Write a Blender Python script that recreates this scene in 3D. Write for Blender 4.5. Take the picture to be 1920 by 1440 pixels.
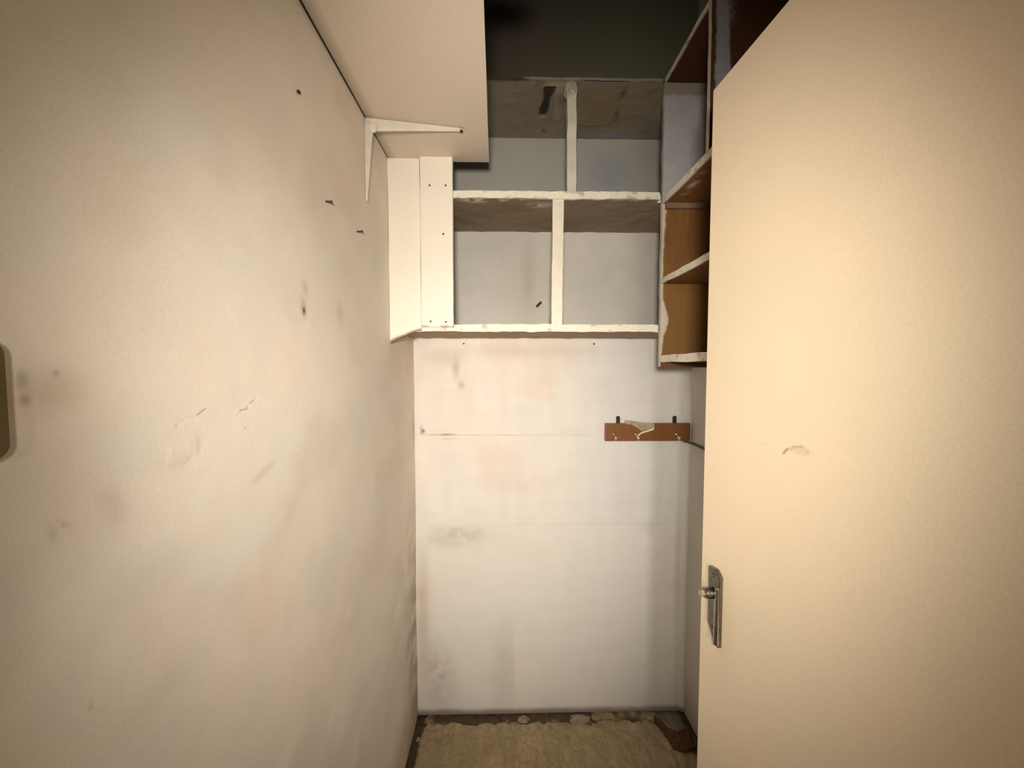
import bpy, bmesh, math
import numpy as np
from mathutils import Vector, Matrix, Euler

for o in list(bpy.data.objects):
    bpy.data.objects.remove(o, do_unlink=True)
scene = bpy.context.scene
COL = scene.collection

# ------------------------------------------------------------------ camera
EYE = 1.568
cam_data = bpy.data.cameras.new('camera')
cam_data.sensor_fit = 'HORIZONTAL'
cam_data.sensor_width = 36.0
cam_data.lens = 36.0 * 725.0 / 1920.0          # phone ultra wide
cam_data.clip_start = 0.01
cam = bpy.data.objects.new('camera', cam_data)
COL.objects.link(cam)
cam.location = (0, 0, EYE)
cam.rotation_euler = (math.radians(90) - math.atan(35 / 725), 0, -math.atan(15 / 725))
scene.camera = cam

# ------------------------------------------------------------------ world, lights, exposure
world = bpy.data.worlds.new('world')
scene.world = world
world.use_nodes = True
bg = world.node_tree.nodes['Background']
bg.inputs[0].default_value = (1.0, 0.88, 0.72, 1)
bg.inputs[1].default_value = 0.03


def spot(name, loc, target, watts, size, blend, radius, colour, tall=1.0):
    l = bpy.data.lights.new(name, 'SPOT')
    l.energy = watts
    l.spot_size = math.radians(size)
    l.spot_blend = blend
    l.shadow_soft_size = radius
    l.color = colour
    o = bpy.data.objects.new(name, l)
    COL.objects.link(o)
    o.location = loc
    o.scale = (1, tall, 1)
    o.rotation_euler = (Vector(target) - Vector(loc)).to_track_quat('-Z', 'Y').to_euler()
    return o


# the hand lamp of the photographer, and a weaker lamp in the hallway behind
spot('hand_lamp', (-0.02, -0.19, 1.655), (0.09, 1.6, 1.49), 94, 85, 1.0, 0.06, (1.0, 0.92, 0.805), 1.33)
spot('hallway_lamp', (-0.05, -0.90, 1.60), (-0.01, 1.6, 0.94), 110, 41, 1.0, 0.05, (1.0, 0.93, 0.86), 1.30)

scene.view_settings.view_transform = 'Standard'
scene.view_settings.look = 'None'
scene.view_settings.gamma = 1.0
scene.view_settings.use_curve_mapping = False
scene.view_settings.exposure = 0.0


# ------------------------------------------------------------------ numpy noise
def _hash(i, j, k, seed):
    n = (i.astype(np.int64) * 374761393 + j.astype(np.int64) * 668265263 +
         k.astype(np.int64) * 2147483647 + seed * 1274126177) & 0x7fffffff
    n = ((n ^ (n >> 13)) * 1274126177) & 0x7fffffff
    n = (n ^ (n >> 16)) & 0xffff
    return n / 65535.0


def vnoise(P, scale, seed=0):
    q = P * scale
    i = np.floor(q)
    f = q - i
    f = f * f * (3 - 2 * f)
    i = i.astype(np.int64)
    r = 0
    for a in (0, 1):
        wa = f[:, 0] if a else 1 - f[:, 0]
        for b in (0, 1):
            wb = f[:, 1] if b else 1 - f[:, 1]
            for c in (0, 1):
                wc = f[:, 2] if c else 1 - f[:, 2]
                r = r + wa * wb * wc * _hash(i[:, 0] + a, i[:, 1] + b, i[:, 2] + c, seed)
    return r


def fbm(P, scale, octaves=4, seed=0):
    r, a, t = 0, 0.5, 0
    for o in range(octaves):
        r = r + a * vnoise(P, scale * 2 ** o, seed + 17 * o)
        t += a
        a *= 0.5
    return r / t


def smooth(e0, e1, x):
    t = np.clip((x - e0) / (e1 - e0), 0, 1)
    return t * t * (3 - 2 * t)


def blob(a, b, ca, cb, ra, rb, rot=0.0, soft=1.0):
    c, s = math.cos(rot), math.sin(rot)
    x, y = a - ca, b - cb
    d = np.sqrt(((x * c + y * s) / ra) ** 2 + ((-x * s + y * c) / rb) ** 2)
    return 1 - smooth(1 - soft, 1.0, d)


def seg(a, b, p, q):
    """distance to a polyline segment"""
    p, q = np.array(p, float), np.array(q, float)
    d = q - p
    t = np.clip(((a - p[0]) * d[0] + (b - p[1]) * d[1]) / (d @ d), 0, 1)
    return np.hypot(a - p[0] - t * d[0], b - p[1] - t * d[1])


def mixc(c, col, w):
    w = np.clip(w, 0, 1)[:, None]
    return c * (1 - w) + np.array(col)[None, :] * w


# ------------------------------------------------------------------ materials
def paint(name, rough=0.8, bump=0.12, bscale=260.0, grain=0.10, gscale=420.0, metallic=0.0, spec=0.3):
    """colour comes from the geometry's own Col attribute, grain and relief from noise nodes"""
    m = bpy.data.materials.new(name)
    m.use_nodes = True
    nt = m.node_tree
    N, L = nt.nodes, nt.links
    b = N['Principled BSDF']
    b.inputs['Roughness'].default_value = rough
    b.inputs['Metallic'].default_value = metallic
    b.inputs['Specular IOR Level'].default_value = spec
    at = N.new('ShaderNodeAttribute'); at.attribute_name = 'Col'
    tc = N.new('ShaderNodeTexCoord')
    nz = N.new('ShaderNodeTexNoise'); nz.inputs['Scale'].default_value = gscale; nz.inputs['Detail'].default_value = 3
    L.new(tc.outputs['Object'], nz.inputs['Vector'])
    mr = N.new('ShaderNodeMapRange')
    mr.inputs['From Min'].default_value = 0.3; mr.inputs['From Max'].default_value = 0.7
    mr.inputs['To Min'].default_value = 1 - grain; mr.inputs['To Max'].default_value = 1 + grain
    L.new(nz.outputs['Fac'], mr.inputs['Value'])
    mx = N.new('ShaderNodeVectorMath'); mx.operation = 'SCALE'
    L.new(at.outputs['Color'], mx.inputs[0]); L.new(mr.outputs['Result'], mx.inputs['Scale'])
    L.new(mx.outputs['Vector'], b.inputs['Base Color'])
    n2 = N.new('ShaderNodeTexNoise'); n2.inputs['Scale'].default_value = bscale; n2.inputs['Detail'].default_value = 4
    L.new(tc.outputs['Object'], n2.inputs['Vector'])
    bp = N.new('ShaderNodeBump'); bp.inputs['Strength'].default_value = bump; bp.inputs['Distance'].default_value = 0.002
    L.new(n2.outputs['Fac'], bp.inputs['Height']); L.new(bp.outputs['Normal'], b.inputs['Normal'])
    return m


def plain(name, colour, rough=0.6, metallic=0.0, var=0.25, scale=60.0, stretch=(1, 1, 1), bump=0.1):
    m = bpy.data.materials.new(name)
    m.use_nodes = True
    nt = m.node_tree
    N, L = nt.nodes, nt.links
    b = N['Principled BSDF']
    b.inputs['Roughness'].default_value = rough
    b.inputs['Metallic'].default_value = metallic
    tc = N.new('ShaderNodeTexCoord')
    mp = N.new('ShaderNodeMapping'); mp.inputs['Scale'].default_value = stretch
    L.new(tc.outputs['Object'], mp.inputs['Vector'])
    nz = N.new('ShaderNodeTexNoise'); nz.inputs['Scale'].default_value = scale; nz.inputs['Detail'].default_value = 5
    L.new(mp.outputs['Vector'], nz.inputs['Vector'])
    cr = N.new('ShaderNodeValToRGB')
    c = np.array(colour)
    cr.color_ramp.elements[0].position = 0.3
    cr.color_ramp.elements[1].position = 0.7
    cr.color_ramp.elements[0].color = (*(c * (1 - var)), 1)
    cr.color_ramp.elements[1].color = (*np.clip(c * (1 + var), 0, 1), 1)
    L.new(nz.outputs['Fac'], cr.inputs['Fac']); L.new(cr.outputs['Color'], b.inputs['Base Color'])
    bp = N.new('ShaderNodeBump'); bp.inputs['Strength'].default_value = bump; bp.inputs['Distance'].default_value = 0.001
    L.new(nz.outputs['Fac'], bp.inputs['Height']); L.new(bp.outputs['Normal'], b.inputs['Normal'])
    return m


M_WALL = paint('wall_paint', 0.85, 0.10, 180, 0.05, 500)
M_BOARD = paint('board_paint', 0.6, 0.08, 140, 0.04, 300)
M_WOOD = paint('raw_board', 0.7, 0.15, 120, 0.12, 220)
M_FLOOR = paint('rough_concrete', 0.95, 0.5, 150, 0.22, 260)
M_STEEL = plain('tarnished_steel', (0.22, 0.205, 0.175), 0.30, 1.0, 0.25, 90)
M_STEEL_BRIGHT = plain('bright_steel_and_glint', (0.62, 0.60, 0.55), 0.22, 1.0, 0.15, 120)  # shiny spindle, and the light put on the handle plate's edge
M_IRON = plain('dark_iron', (0.035, 0.028, 0.022), 0.55, 0.4, 0.3, 200)
M_NAIL = plain('rusty_nail', (0.030, 0.020, 0.014), 0.7, 0.2, 0.4, 300)
M_BRASS = plain('small_steel_hook', (0.75, 0.70, 0.60), 0.25, 1.0, 0.1, 100)
M_RACK = plain('rack_wood', (0.20, 0.076, 0.019), 0.45, 0.0, 0.28, 26, (3, 30, 30))
M_TAPE = plain('cream_tape', (0.66, 0.58, 0.40), 0.7, 0.0, 0.12, 50)
M_BRACKET = plain('white_bracket_enamel', (0.66, 0.60, 0.51), 0.5, 0.0, 0.06, 40)
M_PLASTIC = plain('olive_brown_plastic', (0.115, 0.078, 0.028), 0.75, 0.0, 0.15, 30)
M_CABLE = plain('grey_cable', (0.10, 0.085, 0.07), 0.6, 0.0, 0.2, 80)
M_LINO = plain('torn_brown_linoleum', (0.075, 0.030, 0.012), 0.8, 0.0, 0.45, 70, bump=0.6)
M_CRUMB = plain('plaster_crumb', (0.27, 0.20, 0.135), 0.95, 0.0, 0.3, 120, bump=0.5)

CREAM = np.array((0.815, 0.735, 0.635))


# ------------------------------------------------------------------ builders
def tag(o, label=None, cat=None, group=None, kind=None):
    if label: o['label'] = label
    if cat: o['category'] = cat
    if group: o['group'] = group
    if kind: o['kind'] = kind
    return o


def thing(name, loc, label, cat, group=None):
    e = bpy.data.objects.new(name, None)
    e.empty_display_size = 0.05
    COL.objects.link(e)
    e.location = loc
    return tag(e, label, cat, group)


def link(name, me, mat, parent=None, smooth_shade=True):
    o = bpy.data.objects.new(name, me)
    COL.objects.link(o)
    if mat: me.materials.append(mat)
    if smooth_shade:
        me.polygons.foreach_set('use_smooth', [True] * len(me.polygons))
    if parent is not None:
        o.parent = parent
        p, mtx = parent, Matrix.Identity(4)
        while p is not None:                       # vertices are given in room coordinates
            if p.type == 'EMPTY':
                mtx = Matrix.Translation(-p.location) @ mtx
            p = p.parent
        o.matrix_parent_inverse = mtx if parent.type == 'EMPTY' else Matrix.Identity(4)
    return o


def axis(lo, hi, step):
    n = max(1, int(round((hi - lo) / step)))
    return np.linspace(lo, hi, n + 1)


def gbox(name, lo, hi, step, colfn, mat, parent=None, disp=None, dense=None, coords=None):
    """a solid box whose faces are grids; colour and relief are functions of position"""
    ax = []
    for k in range(3):
        if coords and coords.get(k) is not None:
            ax.append(np.asarray(coords[k], float))
        else:
            s = step[k] if hasattr(step, '__len__') else step
            ax.append(axis(lo[k], hi[k], s))
    V, F, Nn, base = [], [], [], 0
    for k in range(3):
        for side in (0, 1):
            a, b = (k + 1) % 3, (k + 2) % 3
            fine = dense is None or (k, side) in dense
            A = ax[a] if fine else np.array((lo[a], hi[a]))
            B = ax[b] if fine else np.array((lo[b], hi[b]))
            g = np.zeros((len(A), len(B), 3))
            g[:, :, a] = A[:, None]
            g[:, :, b] = B[None, :]
            g[:, :, k] = hi[k] if side else lo[k]
            V.append(g.reshape(-1, 3))
            nn = np.zeros((len(A) * len(B), 3)); nn[:, k] = 1 if side else -1
            Nn.append(nn)
            i = (np.arange(len(A) - 1)[:, None] * len(B) + np.arange(len(B) - 1)[None, :]).ravel() + base
            q = np.stack((i, i + len(B), i + len(B) + 1, i + 1), 1)
            F.append(q if side else q[:, ::-1])
            base += len(A) * len(B)
    V, F, Nn = np.concatenate(V), np.concatenate(F), np.concatenate(Nn)
    C = colfn(V, Nn) if callable(colfn) else np.tile(np.array(colfn, float), (len(V), 1))
    W = V + disp(V, Nn) if disp else V
    me = bpy.data.meshes.new(name)
    me.vertices.add(len(W)); me.vertices.foreach_set('co', W.ravel())
    me.loops.add(F.size); me.loops.foreach_set('vertex_index', F.ravel().astype(np.int32))
    me.polygons.add(len(F)); me.polygons.foreach_set('loop_start', (np.arange(len(F)) * 4).astype(np.int32))
    me.update(calc_edges=True)
    at = me.color_attributes.new('Col', 'FLOAT_COLOR', 'POINT')
    at.data.foreach_set('color', np.concatenate((np.clip(C, 0, 1), np.ones((len(C), 1))), 1).ravel())
    me.validate()
    return link(name, me, mat, parent)


def lumpy(amp, scale, seed=0, axes=(1, 1, 1)):
    """hand-made unevenness: the board's outline wanders by amp"""
    def f(V, N):
        d = np.stack([fbm(V, scale, 3, seed + 31 * k) - 0.5 for k in range(3)], 1) * 2 * amp
        return d * np.array(axes)[None, :]
    return f


def tube(bm, p, q, r0, r1=None, n=10, cap=True):
    p, q = Vector(p), Vector(q)
    d = q - p
    rot = d.to_track_quat('Z', 'Y').to_matrix().to_4x4()
    bmesh.ops.create_cone(bm, cap_ends=cap, cap_tris=False, segments=n, radius1=r0,
                          radius2=r0 if r1 is None else r1, depth=d.length,
                          matrix=Matrix.Translation((p + q) / 2) @ rot)


def solid(name, bm, mat, parent=None, bevel=0.0, smooth_shade=False):
    if bevel:
        bmesh.ops.bevel(bm, geom=list(bm.edges), offset=bevel, segments=2, affect='EDGES', profile=0.6)
    bmesh.ops.recalc_face_normals(bm, faces=bm.faces)
    me = bpy.data.meshes.new(name)
    bm.to_mesh(me); bm.free()
    return link(name, me, mat, parent, smooth_shade)


def prism(bm, outline, vec):
    """polygon outline (3-D points) extruded along vec"""
    vec = Vector(vec)
    a = [bm.verts.new(Vector(p)) for p in outline]
    b = [bm.verts.new(Vector(p) + vec) for p in outline]
    bm.faces.new(a); bm.faces.new(list(reversed(b)))
    n = len(a)
    for i in range(n):
        bm.faces.new((a[i], b[i], b[(i + 1) % n], a[(i + 1) % n]))


# ------------------------------------------------------------------ the room shell
FY = 1.336
XL, XR, YB, YF, ZC = -0.388, 0.814, 1.670, -0.10, 3.18


def left_wall_colour(V, N):
    y, z = V[:, 1], V[:, 2]
    c = np.tile(CREAM, (len(V), 1))
    n1, n2, n3 = fbm(V, 2.6, 4, 3), fbm(V, 5.0, 4, 9), fbm(V, 16.0, 4, 21)
    c = c * (1 + 0.16 * (n1 - 0.5) + 0.06 * (n3 - 0.5))[:, None]
    c = mixc(c, (0.72, 0.60, 0.50), 0.45 * smooth(0.50, 0.72, n2))         # pinkish old coat showing through
    c = mixc(c, (0.68, 0.63, 0.53), 0.5 * smooth(0.50, 0.70, fbm(V, 3.6, 3, 77)))
    c = c * (1 + np.array((0.022, -0.008, -0.022))[None, :] * (4 * (fbm(V, 7, 3, 81) - 0.5))[:, None])
    c = c * (1 + 0.05 * 4 * (fbm(V, 9, 4, 83) - 0.5) * smooth(0.45, 0.6, fbm(V, 3, 2, 85)))[:, None]
    w = 0.8 + 0.5 * (n3 - 0.5)
    grime = (0.26, 0.19, 0.13)
    # hand dirt around the switch
    c = mixc(c, (0.46, 0.33, 0.24), 0.55 * blob(y, z, 0.335, 1.545, 0.045, 0.035) * w)
    c = mixc(c, (0.42, 0.31, 0.22), 0.45 * blob(y, z, 0.335, 1.48, 0.10, 0.14) * w)
    c = mixc(c, grime, 0.7 * blob(y, z, 0.319, 1.556, 0.007, 0.013) * w)
    c = mixc(c, grime, 0.8 * blob(y, z, 0.320, 1.540, 0.006, 0.009) * w)
    c = mixc(c, grime, 0.5 * blob(y, z, 0.343, 1.561, 0.004, 0.005))
    nf = smooth(0.35, 0.6, fbm(V, 70, 3, 29))
    c = mixc(c, grime, 0.6 * blob(y, z, 0.341, 1.421, 0.013, 0.020, 0.5) * nf)
    c = mixc(c, grime, 0.25 * blob(y, z, 0.385, 1.43, 0.02, 0.04, 0.4) * w)
    c = mixc(c, grime, 0.5 * blob(y, z, 0.356, 1.250, 0.004, 0.004))
    # black scuff below the old nails
    st = 0.5 + 0.5 * np.sin((y * 1.0 + z * 0.30 + 0.02 * n3) * 700)
    c = mixc(c, (0.05, 0.04, 0.035), 0.8 * blob(y, z, 0.762, 1.682, 0.020, 0.034, 0.1) * (0.3 + 0.7 * st) * smooth(0.3, 0.55, n3 + 0.1))
    c = mixc(c, (0.03, 0.025, 0.02), 0.9 * blob(y, z, 0.764, 1.674, 0.010, 0.012))
    c = mixc(c, (0.30, 0.23, 0.17), 0.6 * blob(y, z, 0.770, 1.718, 0.016, 0.024, 0.3) * st)
    c = mixc(c, (0.45, 0.36, 0.28), 0.4 * blob(y, z, 0.93, 1.69, 0.03, 0.05) * w)
    # hairline crack
    for p, q in CRACK:
        c = mixc(c, (0.34, 0.26, 0.18), 0.75 * (1 - smooth(0.0003, 0.0018, seg(y, z, p, q))) * smooth(0.42, 0.58, fbm(V, 90, 2, 12)))
    c = mixc(c, grime, 0.6 * blob(y, z, 0.583, 1.474, 0.003, 0.0025))
    c = mixc(c, grime, 0.6 * blob(y, z, 0.589, 1.470, 0.002, 0.003))
    # scraped zone below the crack
    c = mixc(c, (0.64, 0.54, 0.42), 0.5 * blob(y, z, 0.47, 1.465, 0.06, 0.035) * smooth(0.45, 0.6, n3))
    c = mixc(c, (0.58, 0.49, 0.39), 0.5 * blob(y, z, 0.62, 1.395, 0.07, 0.012, 0.3) * smooth(0.45, 0.6, n3))
    # darker towards the foot of the wall and the far corner
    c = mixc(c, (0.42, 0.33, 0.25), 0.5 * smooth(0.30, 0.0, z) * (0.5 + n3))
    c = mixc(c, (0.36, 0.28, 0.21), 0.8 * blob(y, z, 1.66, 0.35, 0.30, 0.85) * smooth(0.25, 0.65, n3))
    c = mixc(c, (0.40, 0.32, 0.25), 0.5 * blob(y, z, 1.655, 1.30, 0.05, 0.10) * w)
    c = mixc(c, (0.20, 0.15, 0.11), 0.6 * blob(y, z, 1.285, 1.632, 0.006, 0.004))
    return c


CRACK = [((0.462, 1.496), (0.475, 1.502)), ((0.475, 1.502), (0.490, 1.503)), ((0.490, 1.503), (0.508, 1.512)),
         ((0.572, 1.501), (0.588, 1.503)), ((0.588, 1.503), (0.596, 1.510)), ((0.596, 1.510), (0.612, 1.517))]


def left_wall_disp(V, N):
    y, z = V[:, 1], V[:, 2]
    d = 0.006 * (fbm(V, 2.0, 2, 5) - 0.5) + 0.0010 * (fbm(V, 14, 3, 8) - 0.5)
    for p, q in CRACK:
        d = d - 0.0003 * (1 - smooth(0.0004, 0.002, seg(y, z, p, q)))
    d = d - 0.0008 * blob(y, z, 0.47, 1.465, 0.06, 0.03) * smooth(0.45, 0.6, fbm(V, 30, 3, 4))
    d = d * (1 - smooth(2.10, 2.24, z) * (1 - smooth(2.30, 2.35, z)))       # straight where the shelf board meets it
    o = np.zeros_like(V)
    o[:, 0] = d * (N[:, 0] > 0.5)
    return o


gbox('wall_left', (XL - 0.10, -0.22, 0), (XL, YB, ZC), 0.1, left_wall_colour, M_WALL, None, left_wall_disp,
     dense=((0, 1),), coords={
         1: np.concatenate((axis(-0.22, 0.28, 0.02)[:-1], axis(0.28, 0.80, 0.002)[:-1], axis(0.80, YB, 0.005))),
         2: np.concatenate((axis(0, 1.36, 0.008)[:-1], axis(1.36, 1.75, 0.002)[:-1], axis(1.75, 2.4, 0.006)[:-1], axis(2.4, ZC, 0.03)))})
bpy.data.objects['wall_left']['kind'] = 'structure'


def back_wall_colour(V, N):
    x, z = V[:, 0], V[:, 2]
    n1, n2, n3 = fbm(V, 2.4, 4, 103), fbm(V, 5.5, 4, 109), fbm(V, 18.0, 4, 121)
    c = np.tile(np.array((0.76, 0.705, 0.63)), (len(V), 1))
    c = c * (1 + 0.12 * (n1 - 0.5) + 0.06 * (n3 - 0.5))[:, None]
    c = mixc(c, (0.74, 0.61, 0.51), 0.6 * smooth(0.52, 0.75, n2))
    c = mixc(c, (0.69, 0.69, 0.68), 0.7 * smooth(0.15, 0.6, x))
    br_ = fbm(V * np.array((1, 1, 0.18))[None, :], 28, 3, 141)
    c = c * (1 + 0.10 * (br_ - 0.5) + 0.07 * (fbm(V * np.array((0.2, 1, 1))[None, :], 24, 3, 143) - 0.5))[:, None]
    w = 0.7 + 0.8 * (n3 - 0.4)
    # repainted lower field with its brushed edge
    e = 0.012 * (n3 - 0.5)
    fld = smooth(0.872, 0.852, z + e) * smooth(-0.348, -0.330, x + e)
    c = mixc(c, (0.76, 0.715, 0.64), 0.6 * fld)
    c = mixc(c, (0.46, 0.39, 0.32), 0.6 * fld * blob(x, z, -0.22, 0.82, 0.26, 0.10) * smooth(0.1, 0.75, 0.5 * n3 + 0.5 * fbm(V, 40, 3, 131)))
    c = mixc(c, (0.46, 0.39, 0.31), 0.6 * blob(x, z, -0.36, 0.50, 0.05, 0.45) * w)
    c = mixc(c, (0.40, 0.30, 0.23), 0.6 * blob(x, z, -0.29, 0.18, 0.12, 0.24, 0.15) * smooth(0.1, 0.75, 0.5 * n3 + 0.5 * fbm(V, 45, 3, 133)))
    c = mixc(c, (0.47, 0.41, 0.34), 0.45 * blob(x, z, 0.00, 0.20, 0.10, 0.34) * smooth(0.055, 0.04, x) * w)
    # trace of a removed rail
    ln = np.abs(z - 1.2655 + 0.006 * (x + 0.2)) 
    c = mixc(c, (0.56, 0.47, 0.36), 0.6 * (1 - smooth(0.001, 0.004, ln)) * smooth(0.45, 0.3, x) * (0.4 + 0.6 * smooth(0.4, 0.6, n3)))
    c = mixc(c, (0.20, 0.15, 0.10), 0.85 * blob(x, z, -0.265, 1.268, 0.085, 0.007) * smooth(0.30, 0.5, n3))
    c = mixc(c, (0.34, 0.26, 0.19), 0.4 * blob(x, z, -0.235, 1.248, 0.06, 0.008) * smooth(0.40, 0.55, n3))
    c = mixc(c, (0.20, 0.155, 0.12), 0.9 * blob(x, z, -0.353, 1.286, 0.020, 0.030) * smooth(0.3, 0.55, fbm(V, 60, 3, 135)))
    # drip, smudges and a wide darker band under the shelf
    c = mixc(c, (0.52, 0.45, 0.36), 0.9 * blob(x, z, -0.207, 1.56, 0.028, 0.085) * w)
    c = mixc(c, (0.28, 0.23, 0.18), 0.6 * blob(x, z, -0.184, 1.482, 0.024, 0.030) * (0.4 + n3))
    c = mixc(c, (0.52, 0.42, 0.33), 0.5 * blob(x, z, -0.26, 1.60, 0.13, 0.06) * w)
    c = mixc(c, (0.56, 0.46, 0.36), 0.5 * blob(x, z, 0.10, 1.63, 0.40, 0.05) * w)
    c = mixc(c, (0.52, 0.43, 0.35), 0.45 * blob(x, z, -0.25, 1.12, 0.12, 0.10) * w * smooth(0.4, 0.6, n2))
    # fillet of filler in the right corner
    c = mixc(c, (0.80, 0.77, 0.70), 0.6 * blob(x, z, 0.800, 0.75, 0.010, 0.70))
    c = mixc(c, (0.40, 0.38, 0.34), 0.35 * blob(x, z, 0.772, 0.70, 0.018, 0.45) * w)
    # the alcove wall is greyer, and darker above the upper shelf
    al = smooth(1.690, 1.700, z)
    alcove_grey = np.tile(np.array((0.60, 0.575, 0.525)), (len(V), 1)) * (1 + 0.25 * (n1 - 0.5) + 0.10 * (n3 - 0.5))[:, None]
    alcove_grey = mixc(alcove_grey, (0.40, 0.38, 0.25), 0.35 * blob(x, z, 0.08, 1.86, 0.20, 0.30) * w)
    alcove_grey = mixc(alcove_grey, (0.38, 0.36, 0.29), 0.45 * blob(x, z, 0.105, 1.93, 0.05, 0.22) * w)
    alcove_grey = mixc(alcove_grey, (0.17, 0.15, 0.13), 0.6 * blob(x, z, -0.105, 1.728, 0.014, 0.012))
    alcove_grey = mixc(alcove_grey, (0.40, 0.385, 0.35), 0.85 * smooth(2.13, 2.16, z))
    alcove_grey = mixc(alcove_grey, (0.20, 0.225, 0.29), 0.55 * blob(x, z, 0.45, 2.38, 0.22, 0.16) * w)
    alcove_grey = mixc(alcove_grey, (0.16, 0.15, 0.12), 0.35 * smooth(0.50, 0.66, x))  # shade at the alcove's right end, put into the colour
    c = c * (1 - al[:, None]) + alcove_grey * al[:, None]
    # bare dark render above the alcove
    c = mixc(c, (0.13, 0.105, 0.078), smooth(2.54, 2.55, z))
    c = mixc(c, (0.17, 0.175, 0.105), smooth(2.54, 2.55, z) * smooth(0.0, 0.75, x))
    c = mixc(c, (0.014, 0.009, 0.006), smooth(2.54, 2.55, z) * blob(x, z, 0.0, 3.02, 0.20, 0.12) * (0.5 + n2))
    # dirt line along the floor
    c = mixc(c, (0.17, 0.13, 0.09), 0.8 * smooth(0.030, 0.0, z - 0.012 * n3))
    return c


def back_wall_disp(V, N):
    x, z = V[:, 0], V[:, 2]
    d = 0.008 * (fbm(V, 2.2, 3, 55) - 0.5) + 0.002 * (fbm(V, 16, 3, 58) - 0.5)
    d = d - 0.0012 * (smooth(0.872, 0.862, z) * smooth(-0.348, -0.340, x))
    d = d - 0.0012 * (1 - smooth(0.001, 0.003, np.abs(z - 1.2655))) * smooth(0.45, 0.3, x)
    d = d + 0.012 * smooth(0.785, 0.814, x) * smooth(1.50, 1.40, z)
    o = np.zeros_like(V)
    o[:, 1] = -d * (N[:, 1] < -0.5)
    return o


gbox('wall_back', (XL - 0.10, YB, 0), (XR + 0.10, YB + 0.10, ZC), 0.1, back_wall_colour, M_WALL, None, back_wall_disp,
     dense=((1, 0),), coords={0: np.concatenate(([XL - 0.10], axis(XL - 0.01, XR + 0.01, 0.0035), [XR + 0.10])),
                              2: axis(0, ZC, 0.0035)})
bpy.data.objects['wall_back']['kind'] = 'structure'


def right_wall_colour(V, N):
    c = np.tile(np.array((0.62, 0.59, 0.53)), (len(V), 1))
    n = fbm(V, 4.0, 4, 203)
    c = c * (1 + 0.25 * (n - 0.5))[:, None]
    return mixc(c, (0.30, 0.27, 0.22), 0.6 * smooth(0.25, 0.0, V[:, 2]) * (0.4 + n))


gbox('wall_right', (XR, -0.22, 0), (XR + 0.10, YB, ZC), 0.02, right_wall_colour, M_WALL, None,
     lambda V, N: np.stack(((0.006 * (fbm(V, 3, 3, 66) - 0.5)) * (N[:, 0] < -0.5), 0 * V[:, 0], 0 * V[:, 0]), 1), dense=((0, 0),))
bpy.data.objects['wall_right']['kind'] = 'structure'

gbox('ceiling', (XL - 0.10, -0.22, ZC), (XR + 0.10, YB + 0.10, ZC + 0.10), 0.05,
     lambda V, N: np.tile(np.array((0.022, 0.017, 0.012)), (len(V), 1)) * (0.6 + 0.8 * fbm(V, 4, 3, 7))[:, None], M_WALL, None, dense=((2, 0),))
bpy.data.objects['ceiling']['kind'] = 'structure'


# front wall with the doorway the camera stands in
def front_wall():
    bm = bmesh.new()
    y0 = -0.22
    for lo, hi in (((XL, y0, 0), (-0.28, YF, ZC)), ((0.50, y0, 0), (XR, YF, ZC)), ((-0.28, y0, 2.13), (0.50, YF, ZC))):
        lo, hi = Vector(lo), Vector(hi)
        r = bmesh.ops.create_cube(bm, size=1.0, matrix=Matrix.Translation((lo + hi) / 2) @ Matrix.Diagonal((*(hi - lo), 1)))
    return tag(solid('wall_front', bm, plain('front_wall_paint', (0.66, 0.60, 0.51), 0.85, 0, 0.08, 6)), kind='structure')


front_wall()


# ------------------------------------------------------------------ floor: rough dirty concrete
def floor_colour(V, N):
    x, y = V[:, 0], V[:, 1]
    n1, n3 = fbm(V, 6, 4, 303), fbm(V, 40, 4, 321)
    streak = fbm(V * np.array((1, 0.25, 1))[None, :], 60, 3, 330)
    c = np.tile(np.array((0.34, 0.255, 0.155)), (len(V), 1)) * (0.30 + 0.5 * n1 + 0.55 * streak + 0.35 * n3)[:, None]
    c = mixc(c, (0.25, 0.205, 0.105), 0.5 * smooth(0.48, 0.62, n1))
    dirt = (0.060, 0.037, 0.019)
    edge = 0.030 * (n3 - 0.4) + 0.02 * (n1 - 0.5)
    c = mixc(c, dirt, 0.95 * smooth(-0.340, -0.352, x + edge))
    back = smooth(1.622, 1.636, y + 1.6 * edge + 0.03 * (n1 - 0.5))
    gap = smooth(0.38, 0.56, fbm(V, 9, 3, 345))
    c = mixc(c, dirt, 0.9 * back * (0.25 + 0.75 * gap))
    # exposed grey screed in the right corner
    cor = smooth(0.0, 0.02, (x - 0.70) - (1.62 - y) * 0.45 + 0.6 * edge)
    c = mixc(c, (0.17, 0.145, 0.115), 0.9 * cor)
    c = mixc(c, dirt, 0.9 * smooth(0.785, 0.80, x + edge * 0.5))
    return c


def floor_disp(V, N):
    x, y = V[:, 0], V[:, 1]
    n3 = fbm(V, 40, 4, 321)
    edge = 0.030 * (n3 - 0.4) + 0.02 * (fbm(V, 6, 4, 303) - 0.5)
    d = 0.014 * (fbm(V, 10, 3, 71) - 0.5) + 0.012 * (fbm(V, 48, 3, 72) - 0.5)
    d = d - 0.010 * smooth(-0.340, -0.352, x + edge) - 0.008 * smooth(1.622, 1.632, y + edge)
    d = d - 0.008 * smooth(0.0, 0.02, (x - 0.70) - (1.62 - y) * 0.45 + 0.6 * edge)
    o = np.zeros_like(V)
    o[:, 2] = d * (N[:, 2] > 0.5)
    return o


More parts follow.
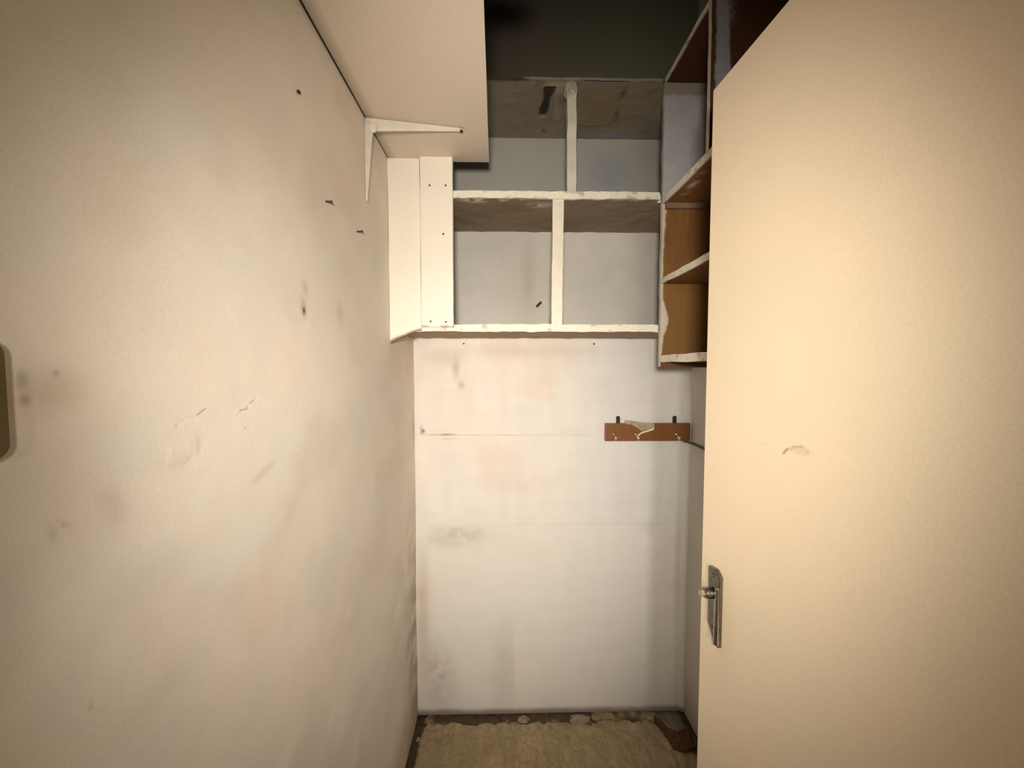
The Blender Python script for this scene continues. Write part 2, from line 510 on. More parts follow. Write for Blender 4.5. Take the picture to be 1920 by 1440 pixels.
gbox('floor', (XL - 0.10, -0.22, -0.10), (XR + 0.10, YB + 0.10, 0.0), 0.1, floor_colour, M_FLOOR, None, floor_disp,
     dense=((2, 1),), coords={0: np.concatenate(([XL - 0.10], axis(XL - 0.01, XR + 0.01, 0.004), [XR + 0.10])),
                              1: np.concatenate((axis(-0.22, 1.2, 0.02)[:-1], axis(1.2, YB + 0.01, 0.0035), [YB + 0.10]))})
bpy.data.objects['floor']['kind'] = 'structure'

# torn linoleum remnant curling in the right corner
rng = np.random.default_rng(4)
bm = bmesh.new()
outline = [(0.664, 1.632), (0.680, 1.626), (0.690, 1.600), (0.706, 1.575), (0.735, 1.556), (0.762, 1.565), (0.785, 1.560),
           (0.800, 1.548), (0.804, 1.520), (0.790, 1.496), (0.765, 1.488), (0.740, 1.475), (0.712, 1.480), (0.690, 1.488),
           (0.684, 1.515), (0.676, 1.545), (0.668, 1.570), (0.660, 1.600)]
prism(bm, [(x, y, 0.004) for x, y in outline], (0, 0, 0.007))
bmesh.ops.triangulate(bm, faces=[f for f in bm.faces if len(f.verts) > 4])
bmesh.ops.subdivide_edges(bm, edges=list(bm.edges), cuts=2, use_grid_fill=True)
for v in bm.verts:
    v.co.z += 0.010 * (rng.random() - 0.35)
    v.co.x += 0.006 * (rng.random() - 0.5); v.co.y += 0.006 * (rng.random() - 0.5)
tag(solid('linoleum_scrap', bm, M_LINO), 'torn dark brown linoleum remnant on the floor in the right corner', 'linoleum scrap')

# lumps of broken plaster lying along the back of the floor
crumbs = [(0.085, 1.640, 0.017, 1.5), (0.335, 1.634, 0.023, 2.0), (0.405, 1.645, 0.014, 1.3), (0.655, 1.638, 0.017, 1.1), (-0.362, 1.560, 0.010, 1.0)]
where = ['plaster lump at the foot of the back wall near the middle', 'largest flat plaster lump at the foot of the back wall',
         'small plaster lump just right of the largest lump on the floor', 'plaster lump beside the torn linoleum on the floor',
         'small pale crumb in the dirt along the left wall']
for (x, y, r, wide), lab in zip(crumbs, where):
    bm = bmesh.new()
    bmesh.ops.create_icosphere(bm, subdivisions=3, radius=1.0)
    pts_ = np.array([v.co[:] for v in bm.verts])
    k = 0.55 + 0.9 * fbm(pts_ + x * 40, 1.7, 3, 11)
    for v, q in zip(bm.verts, k):
        v.co = Vector((v.co.x * r * q * wide + x, v.co.y * r * q + y, v.co.z * r * q * 0.55 + r * 0.2 - 0.006))
    tag(solid('plaster_lump', bm, M_CRUMB), lab, 'plaster lump', 'plaster lumps on the floor')

# ------------------------------------------------------------------ the open door on the right
HINGE = Vector((0.4521, -0.063, 0.0))
door_angle = math.atan(0.0535)
DW, DT, DH0, DH1 = 0.834, 0.040, 0.012, 2.101


def door_colour(V, N):          # local: x = thickness, y = along the leaf from the hinge
    y, z = V[:, 1], V[:, 2]
    n1, n3 = fbm(V, 2.2, 3, 403), fbm(V, 20, 3, 421)
    c = np.tile(np.array((0.775, 0.635, 0.465)), (len(V), 1)) * (1 + 0.06 * (n1 - 0.5) + 0.03 * (n3 - 0.5))[:, None]
    c = mixc(c, (0.70, 0.62, 0.45), 0.5 * smooth(0.5, 0.7, fbm(V, 2.8, 3, 433)))
    a = y + HINGE.y                                 # approx. room depth
    for p, q, s in DOOR_CHIP:
        c = mixc(c, (0.34, 0.24, 0.13), s * (1 - smooth(0.0005, 0.0030, seg(a, z, p, q))))
    c = mixc(c, (0.45, 0.35, 0.22), 0.4 * blob(a, z, 0.604, 1.442, 0.004, 0.003))
    c = mixc(c, (0.62, 0.47, 0.30), 0.6 * blob(a, z, 0.535, 1.446, 0.030, 0.010) * smooth(0.4, 0.6, n3))
    c = mixc(c, (0.66, 0.46, 0.30), 0.4 * blob(a, z, 0.70, 1.08, 0.05, 0.14) * (0.4 + n3))
    return c


DOOR_CHIP = [((0.5660, 1.4365), (0.5590, 1.4440), 0.85), ((0.5590, 1.4440), (0.5490, 1.4470), 0.4),
             ((0.5490, 1.4490), (0.5330, 1.4535), 0.55), ((0.5330, 1.4535), (0.5260, 1.4500), 0.3),
             ((0.5220, 1.4500), (0.5245, 1.4455), 0.3)]
door = gbox('door_1', (0.0, 0.0, DH0), (DT, DW, DH1), 0.02, door_colour, M_BOARD, None, dense=((0, 0),),
            coords={1: np.concatenate((axis(0, 0.56, 0.01)[:-1], axis(0.56, 0.69, 0.0015)[:-1], axis(0.69, DW, 0.01))),
                    2: np.concatenate((axis(DH0, 1.42, 0.02)[:-1], axis(1.42, 1.47, 0.0015)[:-1], axis(1.47, DH1, 0.02)))})
door.location = HINGE
door.rotation_euler = (0, 0, door_angle)
tag(door, 'cream painted flush door standing open on the right', kind='structure')


def door_part(name, bm, mat, bevel=0.0, parent=None, sm=False):
    bmesh.ops.recalc_face_normals(bm, faces=bm.faces)
    if bevel:
        bmesh.ops.bevel(bm, geom=list(bm.edges), offset=bevel, segments=2, affect='EDGES', profile=0.6)
    me = bpy.data.meshes.new(name)
    bm.to_mesh(me); bm.free()
    o = link(name, me, mat, None, sm)
    o.parent = parent or door
    return o


# handle backplate: tapered plate, the lever is gone
pc = 0.781                                            # along the leaf
bm = bmesh.new()
prof = [(pc - 0.018, 1.033), (pc - 0.003, 1.034), (pc + 0.002, 1.046), (pc + 0.010, 1.056), (pc + 0.016, 1.064), (pc + 0.017, 1.176),
        (pc - 0.004, 1.179), (pc - 0.018, 1.170)]
prism(bm, [(0.0, y, z) for y, z in prof], (-0.008, 0, 0))
plate = door_part('handle_plate', bm, M_STEEL, 0.0016)
bm = bmesh.new()  # bright bead added as the light on the plate's near edge
tube(bm, (-0.0075, pc - 0.0125, 1.037), (-0.0075, pc - 0.0125, 1.148), 0.0058, 0.0050, 16)
door_part('edge_glint', bm, M_STEEL_BRIGHT, 0.001, plate, True)
bm = bmesh.new()
tube(bm, (-0.010, pc + 0.001, 1.130), (-0.024, pc + 0.001, 1.130), 0.0105, 0.0095, 20)
door_part('neck', bm, M_STEEL, 0.0008, plate)
bm = bmesh.new()
tube(bm, (-0.024, pc + 0.001, 1.130), (-0.034, pc + 0.001, 1.130), 0.0068, 0.0068, 4)
door_part('spindle', bm, M_STEEL_BRIGHT, 0.0008, plate)
for z in (1.062, 1.164):
    bm = bmesh.new()
    tube(bm, (-0.007, pc + 0.002, z), (-0.0095, pc + 0.002, z), 0.0035, 0.0028, 12)
    door_part('screw', bm, M_STEEL, 0, plate)

# ------------------------------------------------------------------ overhead shelf board along the left wall
SZ = 2.258


def shelf_colour(V, N):
    n1, n3 = fbm(V, 2.5, 3, 503), fbm(V, 14, 3, 521)
    c = np.tile(np.array((0.70, 0.60, 0.50)), (len(V), 1)) * (1 + 0.08 * (n1 - 0.5) + 0.05 * (n3 - 0.5))[:, None]
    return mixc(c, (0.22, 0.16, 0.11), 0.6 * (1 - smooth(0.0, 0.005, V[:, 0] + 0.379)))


def shelf_shape(V, N):      # the board is not quite square: narrower gap at the back
    t = np.clip((V[:, 1] - 0.1) / 1.25, 0, 1)
    o = np.zeros_like(V)
    left = 1 - smooth(-0.379, -0.05, V[:, 0])
    o[:, 0] = left * (-0.006 * t) + (1 - left) * (-0.027 * (t - 1.0)) + 0.0012 * (fbm(V, 7, 3, 5) - 0.5)
    o[:, 2] = 0.002 * (fbm(V, 3, 2, 6) - 0.5)
    return o


sb = gbox('overhead_shelf', (-0.379, 0.05, SZ), (-0.050, 1.352, SZ + 0.022), (0.03, 0.02, 0.02), shelf_colour, M_BOARD, None, shelf_shape)
tag(sb, 'deep cream painted overhead shelf board fixed along the left wall', 'shelf')

bm = bmesh.new()  # added dark strip that stands for the shade in the shelf gap
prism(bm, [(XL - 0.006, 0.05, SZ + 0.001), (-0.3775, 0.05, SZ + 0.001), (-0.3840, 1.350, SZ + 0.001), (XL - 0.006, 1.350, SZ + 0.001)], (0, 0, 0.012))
tag(solid('gap_shade_strip', bm, plain('gap_shade', (0.022, 0.015, 0.010), 0.95, 0, 0.4, 40), sb), 'dark strip added as shade in the gap against the wall')
# shelf bracket holding it: two tapering painted arms and a rounded knee
br = thing('shelf_bracket', (XL, 1.125, SZ), 'cream painted metal shelf bracket under the overhead board on the left wall', 'bracket')


def arm(name, base, tip, side, w0, w1, h0, h1, out):
    """flat strip with a tapering rib: base to tip, width along side, rib along out"""
    base, tip, side, out = Vector(base), Vector(tip), Vector(side), Vector(out)
    bm = bmesh.new()
    n = 14
    rows = []
    for i in range(n + 1):
        t = i / n
        p = base.lerp(tip, t)
        w = w0 + (w1 - w0) * t
        h = h0 + (h1 - h0) * t ** 0.8
        prof = [(-w, 0), (-w, 0.002), (-0.40 * w, 0.004), (-0.2 * w, h * 0.92), (0, h), (0.2 * w, h * 0.92), (0.40 * w, 0.004), (w, 0.002), (w, 0)]
        rows.append([bm.verts.new(p + side * a + out * b) for a, b in prof])
    for r0, r1 in zip(rows[:-1], rows[1:]):
        for a in range(len(r0) - 1):
            bm.faces.new((r0[a], r0[a + 1], r1[a + 1], r1[a]))
        bm.faces.new((r0[-1], r0[0], r1[0], r1[-1]))
    bm.faces.new(rows[0]); bm.faces.new(list(reversed(rows[-1])))
    return solid(name, bm, M_BRACKET, br, 0, True)


arm('shelf_arm', (XL + 0.004, 1.130, SZ - 0.0045), (-0.118, 1.166, SZ - 0.0025), (0.14, -0.99, 0), 0.017, 0.006, 0.030, 0.006, (0, 0, -1))
arm('wall_arm', (XL + 0.003, 1.128, SZ - 0.004), (XL + 0.001, 1.122, 2.030), (0, 1, 0), 0.015, 0.004, 0.022, 0.004, (1, 0, 0))
bm = bmesh.new()
bmesh.ops.create_uvsphere(bm, u_segments=14, v_segments=9, radius=1.0)
for v in bm.verts:
    v.co = Vector((v.co.x * 0.016 + XL + 0.019, v.co.y * 0.006 + 1.128, v.co.z * 0.016 + SZ - 0.0215))
solid('knee', bm, M_BRACKET, br, 0, True)
bm = bmesh.new()
tube(bm, (-0.124, 1.166, SZ - 0.001), (-0.124, 1.166, SZ - 0.009), 0.0065, 0.005, 10)
solid('screw', bm, M_NAIL, br)

# ------------------------------------------------------------------ alcove shelving across the back
al = thing('alcove_shelving', (0.07, 1.50, 1.685), 'built-in alcove shelving with cream edges and grey interior across the back', 'shelving')
FY = 1.336
EDGE = np.array((0.78, 0.72, 0.60))


def alcove_shelf_colour(seed, smears, base=(0.25, 0.185, 0.12)):
    def f(V, N):
        x, y, z = V[:, 0], V[:, 1], V[:, 2]
        n1, n3 = fbm(V, 7, 3, seed), fbm(V, 45, 3, seed + 5)
        c = np.tile(np.array(base), (len(V), 1)) * (0.75 + 0.5 * n1)[:, None]
        c = mixc(c, (0.28, 0.20, 0.16), 0.4 * smooth(0.2, 0.5, x))
        for cx, cy, rx, ry, s in smears:
            c = mixc(c, (0.58, 0.52, 0.43), s * blob(x, y, cx, cy, rx, ry, 0, 0.7) * smooth(0.32, 0.48, n3))
        front = N[:, 1] < -0.5
        over = smooth(FY + 0.010, FY + 0.002, y + 0.008 * (n3 - 0.5))
        pc_ = EDGE[None, :] * (0.92 + 0.16 * n1)[:, None]
        chips = smooth(0.63, 0.70, n3)[:, None]
        pc_ = pc_ * (1 - 0.35 * chips)
        w = np.maximum(front.astype(float), over)[:, None]
        return c * (1 - w) + pc_ * w
    return f


# each shelf: a deep board that runs on behind the side unit, and a cream front rail
for z0, z1, sd, sm in ((2.133, 2.157, 603, [(-0.09, 1.352, 0.11, 0.030, 1.0), (0.130, 1.390, 0.060, 0.035, 1.0), (0.0, 1.345, 0.12, 0.024, 0.7), (0.42, 1.345, 0.10, 0.018, 0.6)]),
                       (1.684, 1.709, 613, [(0.0, 1.36, 0.12, 0.02, 0.3)])):
    fn = alcove_shelf_colour(sd, sm, (0.25, 0.185, 0.12) if z0 > 2 else (0.40, 0.275, 0.185))
    gbox('shelf', (XL + 0.002, FY + 0.024, z0), (XR - 0.002, YB - 0.002, z1), (0.008, 0.008, 0.005), fn, M_WOOD, al, lumpy(0.004, 22, sd))
    gbox('front_rail', (XL + 0.002, FY, z0), (0.532, FY + 0.024, z1), (0.006, 0.004, 0.004), fn, M_WOOD, al, lumpy(0.004, 22, sd))


def post_colour(V, N):
    n = fbm(V, 20, 3, 633)
    return EDGE[None, :] * (0.88 + 0.22 * n)[:, None]


def lean(dx, z0, z1, seed, amp=0.003):
    g = lumpy(amp, 18, seed, (1, 1, 0.2))
    def f(V, N):
        o = g(V, N)
        o[:, 0] += dx * (V[:, 2] - z0) / (z1 - z0)
        return o
    return f


gbox('divider', (0.164, FY + 0.008, 1.7085), (0.201, FY + 0.040, 2.1345), (0.006, 0.008, 0.006), post_colour, M_BOARD, al, lean(0.004, 1.709, 2.134, 64))
gbox('divider', (0.216, FY + 0.006, 2.156), (0.247, FY + 0.036, 2.512), (0.006, 0.008, 0.006),
     lambda V, N: post_colour(V, N) * 0.80, M_BOARD, al, lean(-0.003, 2.157, 2.51, 65))


# rough plastered lid of the alcove
def lid_colour(V, N):
    x, y, z = V[:, 0], V[:, 1], V[:, 2]
    n1, n3 = fbm(V, 6, 4, 703), fbm(V, 34, 4, 721)
    c = np.tile(np.array((0.235, 0.195, 0.145)), (len(V), 1)) * (0.55 + 0.6 * n1 + 0.35 * n3)[:, None]
    c = mixc(c, (0.30, 0.26, 0.21), 0.6 * blob(x, y, -0.10, 1.55, 0.20, 0.25))
    e = 0.030 * (n3 - 0.5)
    patch = smooth(0.262, 0.272, x + e) * smooth(0.420, 0.408, x - 0.25 * (y - 1.38) + e) * smooth(1.36, 1.37, y + e) * smooth(1.585, 1.572, y + e)
    c = mixc(c, (0.27, 0.20, 0.115), 0.8 * patch)
    c = mixc(c, (0.10, 0.065, 0.04), 0.85 * blob(x, y, 0.432, 1.52, 0.012, 0.06, -0.2) * smooth(0.4, 0.55, n3))
    c = mixc(c, (0.09, 0.07, 0.045), 0.85 * blob(x, y, 0.415, 1.40, 0.022, 0.035) * smooth(0.35, 0.5, n3))
    c = mixc(c, (0.25, 0.27, 0.33), 0.7 * blob(x, y, 0.44, 1.645, 0.18, 0.035))
    c = mixc(c, (0.42, 0.36, 0.27), 0.85 * blob(x, y, 0.20, 1.355, 0.14, 0.028) * smooth(0.38, 0.52, n3))
    c = mixc(c, (0.36, 0.30, 0.22), 0.7 * seg_strip(x, y, (0.192, 1.36), (0.205, 1.54), 0.017) * smooth(0.3, 0.5, n3))
    c = mixc(c, (0.040, 0.032, 0.016), 1.0 * slot(x, y))
    c = mixc(c, (0.07, 0.055, 0.035), 0.85 * blob(x, y, 0.163, 1.615, 0.012, 0.026, -0.3) * smooth(0.35, 0.5, n3))
    c = mixc(c, (0.04, 0.03, 0.02), 0.9 * (1 - smooth(0.0, 0.012, np.abs(y - FY))) * smooth(0.12, 0.05, x + 0.1 * (n3 - 0.5)))
    return c


def seg_strip(x, y, p, q, w):
    return 1 - smooth(0.6 * w, w, seg(x, y, p, q))


def slot(x, y):
    t = np.clip((y - 1.372) / 0.155, 0, 1)
    mid, half = 0.160 - 0.012 * t, 0.019 - 0.004 * t + 0.003 * np.sin(60 * y)
    return smooth(half, half - 0.004, np.abs(x - mid)) * smooth(1.370, 1.375, y) * smooth(1.532, 1.522, y)


def lid_disp(V, N):
    o = np.zeros_like(V)
    under = N[:, 2] < -0.5
    o[:, 2] = np.where(under, 0.010 * slot(V[:, 0], V[:, 1]) + 0.008 * (fbm(V, 14, 4, 73) - 0.5), 0)
    o[:, 2] += np.where(under, -0.003 * smooth(0.262, 0.272, V[:, 0]) * smooth(0.425, 0.413, V[:, 0]) * smooth(1.585, 1.572, V[:, 1]), 0)
    o[:, 1] += 0.012 * (fbm(V, 16, 4, 75) - 0.5) * smooth(FY + 0.03, FY, V[:, 1])
    return o


gbox('lid', (XL + 0.002, FY + 0.024, 2.520), (XR - 0.002, YB - 0.002, 2.529), (0.004, 0.004, 0.005), lid_colour, M_WALL, al, lid_disp)
gbox('front_rail', (XL + 0.002, FY, 2.520), (0.535, FY + 0.024, 2.529), (0.004, 0.004, 0.005), lid_colour, M_WALL, al, lid_disp)
# lump of plaster around the head of the upper divider
bm = bmesh.new()
bmesh.ops.create_icosphere(bm, subdivisions=4, radius=1.0)
for v in bm.verts:
    d = 1 + 0.35 * (vnoise(np.array([[v.co.x, v.co.y, v.co.z]]) + 5, 2.2, 3)[0] - 0.5)
    v.co = Vector((v.co.x * 0.023 * d + 0.229, v.co.y * 0.020 * d + FY + 0.020, v.co.z * 0.034 * d + 2.498))
tag(solid('plaster_lump', bm, plain('lump_plaster', (0.40, 0.35, 0.27), 0.9, 0, 0.2, 60, bump=0.4), al, 0, True), 'pale plaster lump')

# two cream boards closing the left end, nailed on
def front_board_colour(V, N):
    n = fbm(V, 3, 3, 803)
    n3 = fbm(V, 30, 3, 813)
    c = np.array((0.82, 0.765, 0.66))[None, :] * (0.96 + 0.08 * n)[:, None]
    left = V[:, 0] < -0.2800
    c = mixc(c, (0.16, 0.095, 0.05), 0.9 * smooth(1.697, 1.686, V[:, 2] + 0.010 * (n3 - 0.5)) * left)
    c = mixc(c, (0.30, 0.18, 0.10), 0.8 * smooth(1.706, 1.698, V[:, 2]) * ~left * smooth(0.45, 0.55, n3))
    return c


def ragged(V, N):       # bottom edge sweeps down to the wall and is broken
    x, z = V[:, 0], V[:, 2]
    k = smooth(1.95, 1.66, z)
    drop = 0.042 * np.clip((-0.290 - x) / 0.097, 0, 1) ** 1.35 + 0.005 * (fbm(V, 60, 3, 83) - 0.5)
    o = np.zeros_like(V)
    o[:, 2] = -drop * k
    o[:, 1] = 0.0015 * (fbm(V, 6, 2, 84) - 0.5)
    o[:, 0] = 0.002 * (fbm(V * np.array((0, 0, 1))[None, :], 9, 2, 85) - 0.5)
    return o


gbox('front_board', (XL + 0.001, FY - 0.007, 1.684), (-0.2812, FY + 0.013, SZ - 0.001), (0.004, 0.007, 0.004), front_board_colour, M_BOARD, al, ragged)
fb = gbox('front_board', (-0.2775, FY - 0.018, 1.698), (-0.1705, FY + 0.005, SZ - 0.001), (0.01, 0.007, 0.01), front_board_colour, M_BOARD, al,
          lumpy(0.001, 12, 86))
for x, z in ((-0.246, 2.164), (-0.193, 2.164), (-0.202, 2.006), (-0.247, 1.716), (-0.196, 1.714)):
    bm = bmesh.new()
    tube(bm, (x, FY - 0.012, z), (x, FY - 0.0198, z), 0.0034, 0.0030, 10)
    n = solid('nail', bm, M_NAIL, fb)
    n.matrix_parent_inverse = Matrix.Identity(4)

# ------------------------------------------------------------------ shelf unit on the right wall, behind the door
ru = thing('side_shelf_unit', (0.68, 1.0, 1.561), 'brown wooden shelf unit with cream edges on the right wall behind the door', 'shelf unit')
UX = 0.542
BROWN = np.array((0.195, 0.088, 0.024))


def end_colour(V, N):
    x, y, z = V[:, 0], V[:, 1], V[:, 2]
    n1, n3 = fbm(V, 7, 4, 903), fbm(V, 40, 4, 921)
    grain = fbm(V * np.array((14, 1, 1))[None, :], 9, 3, 930)
    c = BROWN[None, :] * (0.6 + 0.35 * n1 + 0.45 * grain)[:, None]
    c = mixc(c, (0.215, 0.115, 0.032), 0.6 * smooth(1.86, 1.80, z))
    e = 0.014 * (n3 - 0.4)
    w = 0.007 + 0.020 * blob(x * 0, z, 0, 1.725, 1, 0.085) + 0.006 * blob(x * 0, z, 0, 2.10, 1, 0.10)
    pnt = smooth(w + 0.004, w - 0.003, x - UX + e * 0.5)
    c = mixc(c, (0.66, 0.60, 0.50), pnt * (0.6 + 0.4 * n1))
    # upper cell is painted grey
    up = smooth(2.120, 2.125, z)
    g = np.array((0.40, 0.385, 0.385))[None, :] * (0.8 + 0.4 * n1)[:, None]
    g = mixc(g, (0.22, 0.19, 0.12), 0.8 * smooth(2.475, 2.485, z + e))
    c = c * (1 - up[:, None]) + g * up[:, None]
    return c


gbox('end_panel', (UX, FY + 0.002, 1.563), (XR - 0.001, FY + 0.018, 2.519), (0.003, 0.008, 0.004), end_colour, M_WOOD, ru, lumpy(0.0025, 14, 91, (1, 0.3, 0)))


def unit_shelf_colour(seed, smears=(), brown=BROWN):
    def f(V, N):
        x, y, z = V[:, 0], V[:, 1], V[:, 2]
        n1, n3 = fbm(V, 8, 4, seed), fbm(V, 45, 4, seed + 3)
        c = np.array(brown)[None, :] * (0.55 + 0.9 * n1)[:, None]
        for cx, cy, rx, ry, s in smears:
            c = mixc(c, (0.55, 0.50, 0.42), s * blob(x, y, cx, cy, rx, ry, 0.2) * smooth(0.38, 0.52, n3))
        w = np.maximum((N[:, 0] < -0.5).astype(float), smooth(UX + 0.006, UX + 0.001, x + 0.008 * (n3 - 0.5)))[:, None]
        p = np.array((0.72, 0.66, 0.55))[None, :] * (0.85 + 0.3 * n1)[:, None]
        p = p * (1 - 0.4 * smooth(0.6, 0.68, n3))[:, None]
        return c * (1 - w) + p * w
    return f


UY0 = 0.56
for z0, z1, sd, sm in ((1.579, 1.603, 1001, ()), (1.848, 1.867, 1011, ()), (2.117, 2.137, 1021, ((0.575, 1.19, 0.022, 0.05, 0.9), (0.565, 1.14, 0.016, 0.04, 0.8), (0.578, 1.25, 0.02, 0.03, 0.5))),
                       (2.520, 2.530, 1031, ())):
    gbox('shelf', (UX, UY0, z0), (XR - 0.001, FY + 0.001, z1), (0.008, 0.006, 0.004), unit_shelf_colour(sd, sm, (0.070, 0.017, 0.006) if z0 > 2.4 else BROWN), M_WOOD, ru, lumpy(0.003, 18, sd, (1, 0, 1)))


def upright_colour(V, N):
    x, z = V[:, 0], V[:, 2]
    n1, n3 = fbm(V, 7, 4, 1103), fbm(V, 40, 4, 1121)
    c = np.array((0.070, 0.026, 0.010))[None, :] * (0.6 + 0.8 * n1)[:, None]
    e = 0.010 * (n3 - 0.5)
    strip = smooth(UX + 0.010, UX + 0.014, x + e) * smooth(UX + 0.052, UX + 0.046, x + e + 0.05 * (z - 2.40))
    c = mixc(c, (0.27, 0.255, 0.275), strip * 0.95)
    c = mixc(c, (0.26, 0.25, 0.22), 0.8 * blob(x, z, UX + 0.045, 2.49, 0.03, 0.05) * smooth(0.4, 0.55, n3))
    w = (N[:, 0] < -0.5).astype(float)
    return mixc(c, (0.62, 0.53, 0.43), w * (0.7 + 0.4 * n1))


gbox('upright', (UX, 1.040, 2.136), (XR - 0.001, 1.056, 2.521), (0.004, 0.008, 0.006), upright_colour, M_WOOD, ru, lumpy(0.002, 16, 112, (1, 0.5, 0)))
gbox('near_panel', (UX, UY0 - 0.016, 1.563), (XR - 0.001, UY0, 2.530), (0.02, 0.016, 0.02), lambda V, N: BROWN[None, :] * (0.6 + 0.8 * fbm(V, 6, 3, 5))[:, None], M_WOOD, ru)
gbox('cleat', (UX + 0.008, FY - 0.014, 2.100), (XR - 0.001, FY + 0.003, 2.119), (0.006, 0.006, 0.006),
     lambda V, N: np.array((0.19, 0.125, 0.075))[None, :] * (0.5 + 1.0 * fbm(V, 16, 4, 1203))[:, None], M_WOOD, ru, lumpy(0.0015, 16, 121))
gbox('cleat', (UX + 0.003, FY - 0.014, 1.561), (XR - 0.001, FY + 0.003, 1.581), (0.006, 0.006, 0.006),
     lambda V, N: np.array((0.120, 0.058, 0.028))[None, :] * (0.5 + 1.0 * fbm(V, 16, 4, 1213))[:, None], M_WOOD, ru, lumpy(0.001, 16, 122))

# ------------------------------------------------------------------ coat rack on the back wall
RZ0, RZ1, RX0, RX1 = 1.241, 1.318, 0.436, 0.806
RY = YB - 0.026
rk = thing('coat_rack', (0.62, YB, RZ0), 'small brown wooden coat rack hanging on the back wall', 'coat rack')
bm = bmesh.new()
lo, hi = Vector((RX0, RY, RZ0)), Vector((RX1, RY + 0.018, RZ1))
bmesh.ops.create_cube(bm, size=1.0, matrix=Matrix.Translation((lo + hi) / 2) @ Matrix.Diagonal((*(hi - lo), 1)))
solid('plank', bm, M_RACK, rk, 0.003)
for x in (0.496, 0.744):
    bm = bmesh.new()
    pts = []
    for k in range(13):                              # rounded hanging plate
        a = math.pi * k / 12
        pts.append((x + 0.0085 * math.cos(a), 0, RZ1 + 0.022 + 0.0085 * math.sin(a)))
    pts += [(x - 0.0085, 0, RZ1 - 0.012), (x + 0.0085, 0, RZ1 - 0.012)]
    prism(bm, [(p[0], RY + 0.0205, p[2]) for p in pts], (0, -0.0025, 0))
    hp = solid('hanger_plate', bm, M_IRON, rk)
    bm = bmesh.new()
    tube(bm, (x, RY + 0.0185, RZ1 + 0.022), (x, RY + 0.0155, RZ1 + 0.022), 0.0042, 0.0035, 12)
    s = solid('screw', bm, M_STEEL, hp)
    s.matrix_parent_inverse = Matrix.Identity(4)
for x in (0.474, 0.570, 0.745):
    bm = bmesh.new()
    z0 = RZ0 + 0.019
    tube(bm, (x, RY + 0.001, z0 + 0.010), (x, RY - 0.003, z0 + 0.010), 0.0075, 0.0065, 14)
    path = [(0, -0.002, 0.010), (0, -0.012, 0.008), (0, -0.018, 0.000), (0, -0.017, -0.008), (0, -0.023, -0.012), (0, -0.030, -0.008), (0, -0.032, 0.0)]
    for p, q in zip(path[:-1], path[1:]):
        tube(bm, (x + p[0], RY + p[1], z0 + p[2]), (x + q[0], RY + q[1], z0 + q[2]), 0.0026, 0.0026, 8)
    bmesh.ops.create_uvsphere(bm, u_segments=10, v_segments=6, radius=0.0048, matrix=Matrix.Translation((x, RY - 0.032, z0 + 0.002)))
    solid('hook', bm, M_BRASS, rk, 0, True)
# torn strip of cream tape folded over the top edge
bm = bmesh.new()
cols = [(0.520, RZ1 + 0.016, RZ1 - 0.002), (0.545, RZ1 + 0.013, RZ1 - 0.004), (0.572, RZ1 + 0.008, RZ1 - 0.018), (0.592, RZ1 + 0.006, RZ1 - 0.033),
        (0.610, RZ1 + 0.004, RZ1 - 0.028), (0.632, RZ1 + 0.003, RZ1 - 0.022), (0.645, RZ1 + 0.002, RZ1 - 0.016)]
top = [bm.verts.new((x, RY - 0.004 - 0.003 * math.sin(9 * x), t)) for x, t, b in cols]
mid = [bm.verts.new((x, RY - 0.006 - 0.004 * math.sin(70 * x), (t + b) / 2)) for x, t, b in cols]
bot = [bm.verts.new((x, RY - 0.005 - 0.004 * math.sin(110 * x), b)) for x, t, b in cols]
for r0, r1 in ((top, mid), (mid, bot)):
    for i in range(len(cols) - 1):
        bm.faces.new((r0[i], r0[i + 1], r1[i + 1], r1[i]))
bmesh.ops.solidify(bm, geom=bm.faces[:], thickness=0.0012)
solid('torn_tape', bm, M_TAPE, rk)
bm = bmesh.new()
prism(bm, [(0.566, RY - 0.010, RZ1 - 0.054), (0.570, RY - 0.010, RZ1 - 0.058), (0.590, RY - 0.010, RZ1 - 0.042), (0.640, RY - 0.010, RZ1 - 0.027),
           (0.646, RY - 0.010, RZ1 - 0.016), (0.634, RY - 0.010, RZ1 - 0.021), (0.588, RY - 0.010, RZ1 - 0.037)], (0, 0.002, 0))
solid('torn_tape', bm, plain('pale_tape_edge', (0.80, 0.72, 0.52), 0.6, 0, 0.1, 60), rk)

# dark cable running from the rack along the right wall
cu = bpy.data.curves.new('wall_cable', 'CURVE')
cu.dimensions = '3D'
cu.bevel_depth = 0.0052
cu.bevel_resolution = 3
sp = cu.splines.new('BEZIER')
pts = [(0.782, 1.6590, 1.238), (0.8015, 1.648, 1.234), (0.8060, 1.55, 1.232), (0.8065, 1.25, 1.226), (0.8065, 0.85, 1.228)]
sp.bezier_points.add(len(pts) - 1)
for b, p in zip(sp.bezier_points, pts):
    b.co = p
    b.handle_left_type = b.handle_right_type = 'AUTO'
co = bpy.data.objects.new('wall_cable_curve', cu)
COL.objects.link(co)
dg = bpy.context.evaluated_depsgraph_get()
me = bpy.data.meshes.new_from_object(co.evaluated_get(dg))
bpy.data.objects.remove(co)
me.materials.clear()
tag(link('wall_cable', me, M_CABLE), 'dark cable running along the right wall from behind the coat rack', 'cable')

# ------------------------------------------------------------------ switch at the left edge
sw = thing('light_switch', (XL, 0.268, 1.50), 'olive brown plastic light switch on the left wall at the picture edge', 'switch')


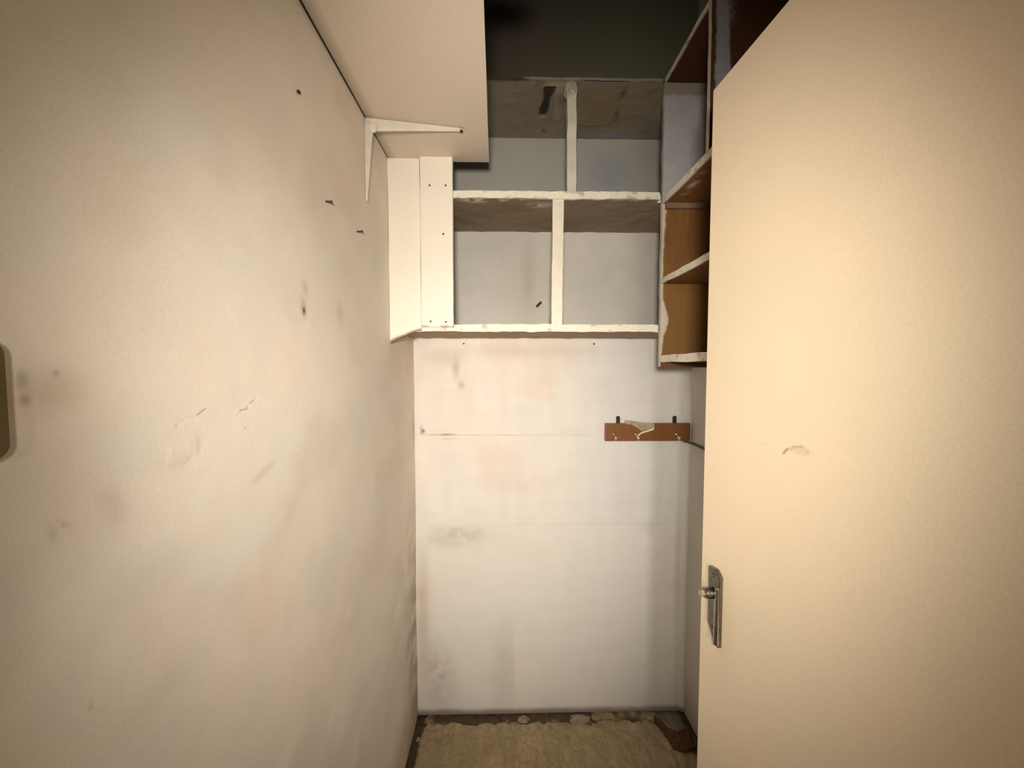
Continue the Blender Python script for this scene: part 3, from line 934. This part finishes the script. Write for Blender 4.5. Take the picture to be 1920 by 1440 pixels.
def rounded(bm, y0, y1, z0, z1, r, x0, dx):
    pts = []
    for cy, cz, a0 in ((y1 - r, z1 - r, 0), (y0 + r, z1 - r, 90), (y0 + r, z0 + r, 180), (y1 - r, z0 + r, 270)):
        for k in range(7):
            a = math.radians(a0 + 15 * k)
            pts.append((x0, cy + r * math.cos(a), cz + r * math.sin(a)))
    prism(bm, pts, (dx, 0, 0))


bm = bmesh.new(); rounded(bm, 0.218, 0.3045, 1.496, 1.588, 0.012, XL - 0.004, 0.010)
solid('plate', bm, M_PLASTIC, sw)
bm = bmesh.new(); rounded(bm, 0.241, 0.281, 1.515, 1.568, 0.004, XL + 0.005, 0.004)
solid('rocker', bm, M_PLASTIC, sw)

# ------------------------------------------------------------------ old nails and holes
def nail(p, d, length, r, head, label):
    p, d = Vector(p), Vector(d).normalized()
    bm = bmesh.new()
    tube(bm, p - d * 0.012, p + d * length, r, r, 8)
    tube(bm, p + d * (length - 0.001), p + d * (length + 0.002), head, head * 0.9, 10)
    return tag(solid('nail', bm, M_NAIL), label, 'nail', 'old nails in the walls')


nail((XL, 0.760, 2.081), (1, 0, 0), 0.003, 0.0022, 0.0036, 'small nail high on the left wall, above the two bent ones')
nail((XL, 0.872, 1.926), (1, 0.35, 0.05), 0.010, 0.0022, 0.0036, 'dark nail on the left wall, left of the pair level with the shelf')
nail((XL, 1.051, 1.922), (1, 0.30, 0.15), 0.012, 0.0022, 0.0036, 'dark nail on the left wall closest to the cream front boards')
nail((-0.172, YB, 1.662), (-0.1, -1, -0.2), 0.006, 0.002, 0.0034, 'small nail on the back wall just under the left of the bottom shelf')
nail((0.387, YB, 1.663), (0.1, -1, -0.5), 0.008, 0.002, 0.0034, 'small nail on the back wall just under the right of the bottom shelf')
bm = bmesh.new()
tube(bm, (0.150, YB + 0.01, 1.829), (0.149, YB - 0.004, 1.828), 0.004, 0.004, 8)
tube(bm, (0.139, YB - 0.006, 1.818), (0.159, YB - 0.006, 1.838), 0.005, 0.005, 10)
tag(solid('wall_peg', bm, M_NAIL), 'short black slanted peg on the grey alcove wall left of the divider', 'peg')
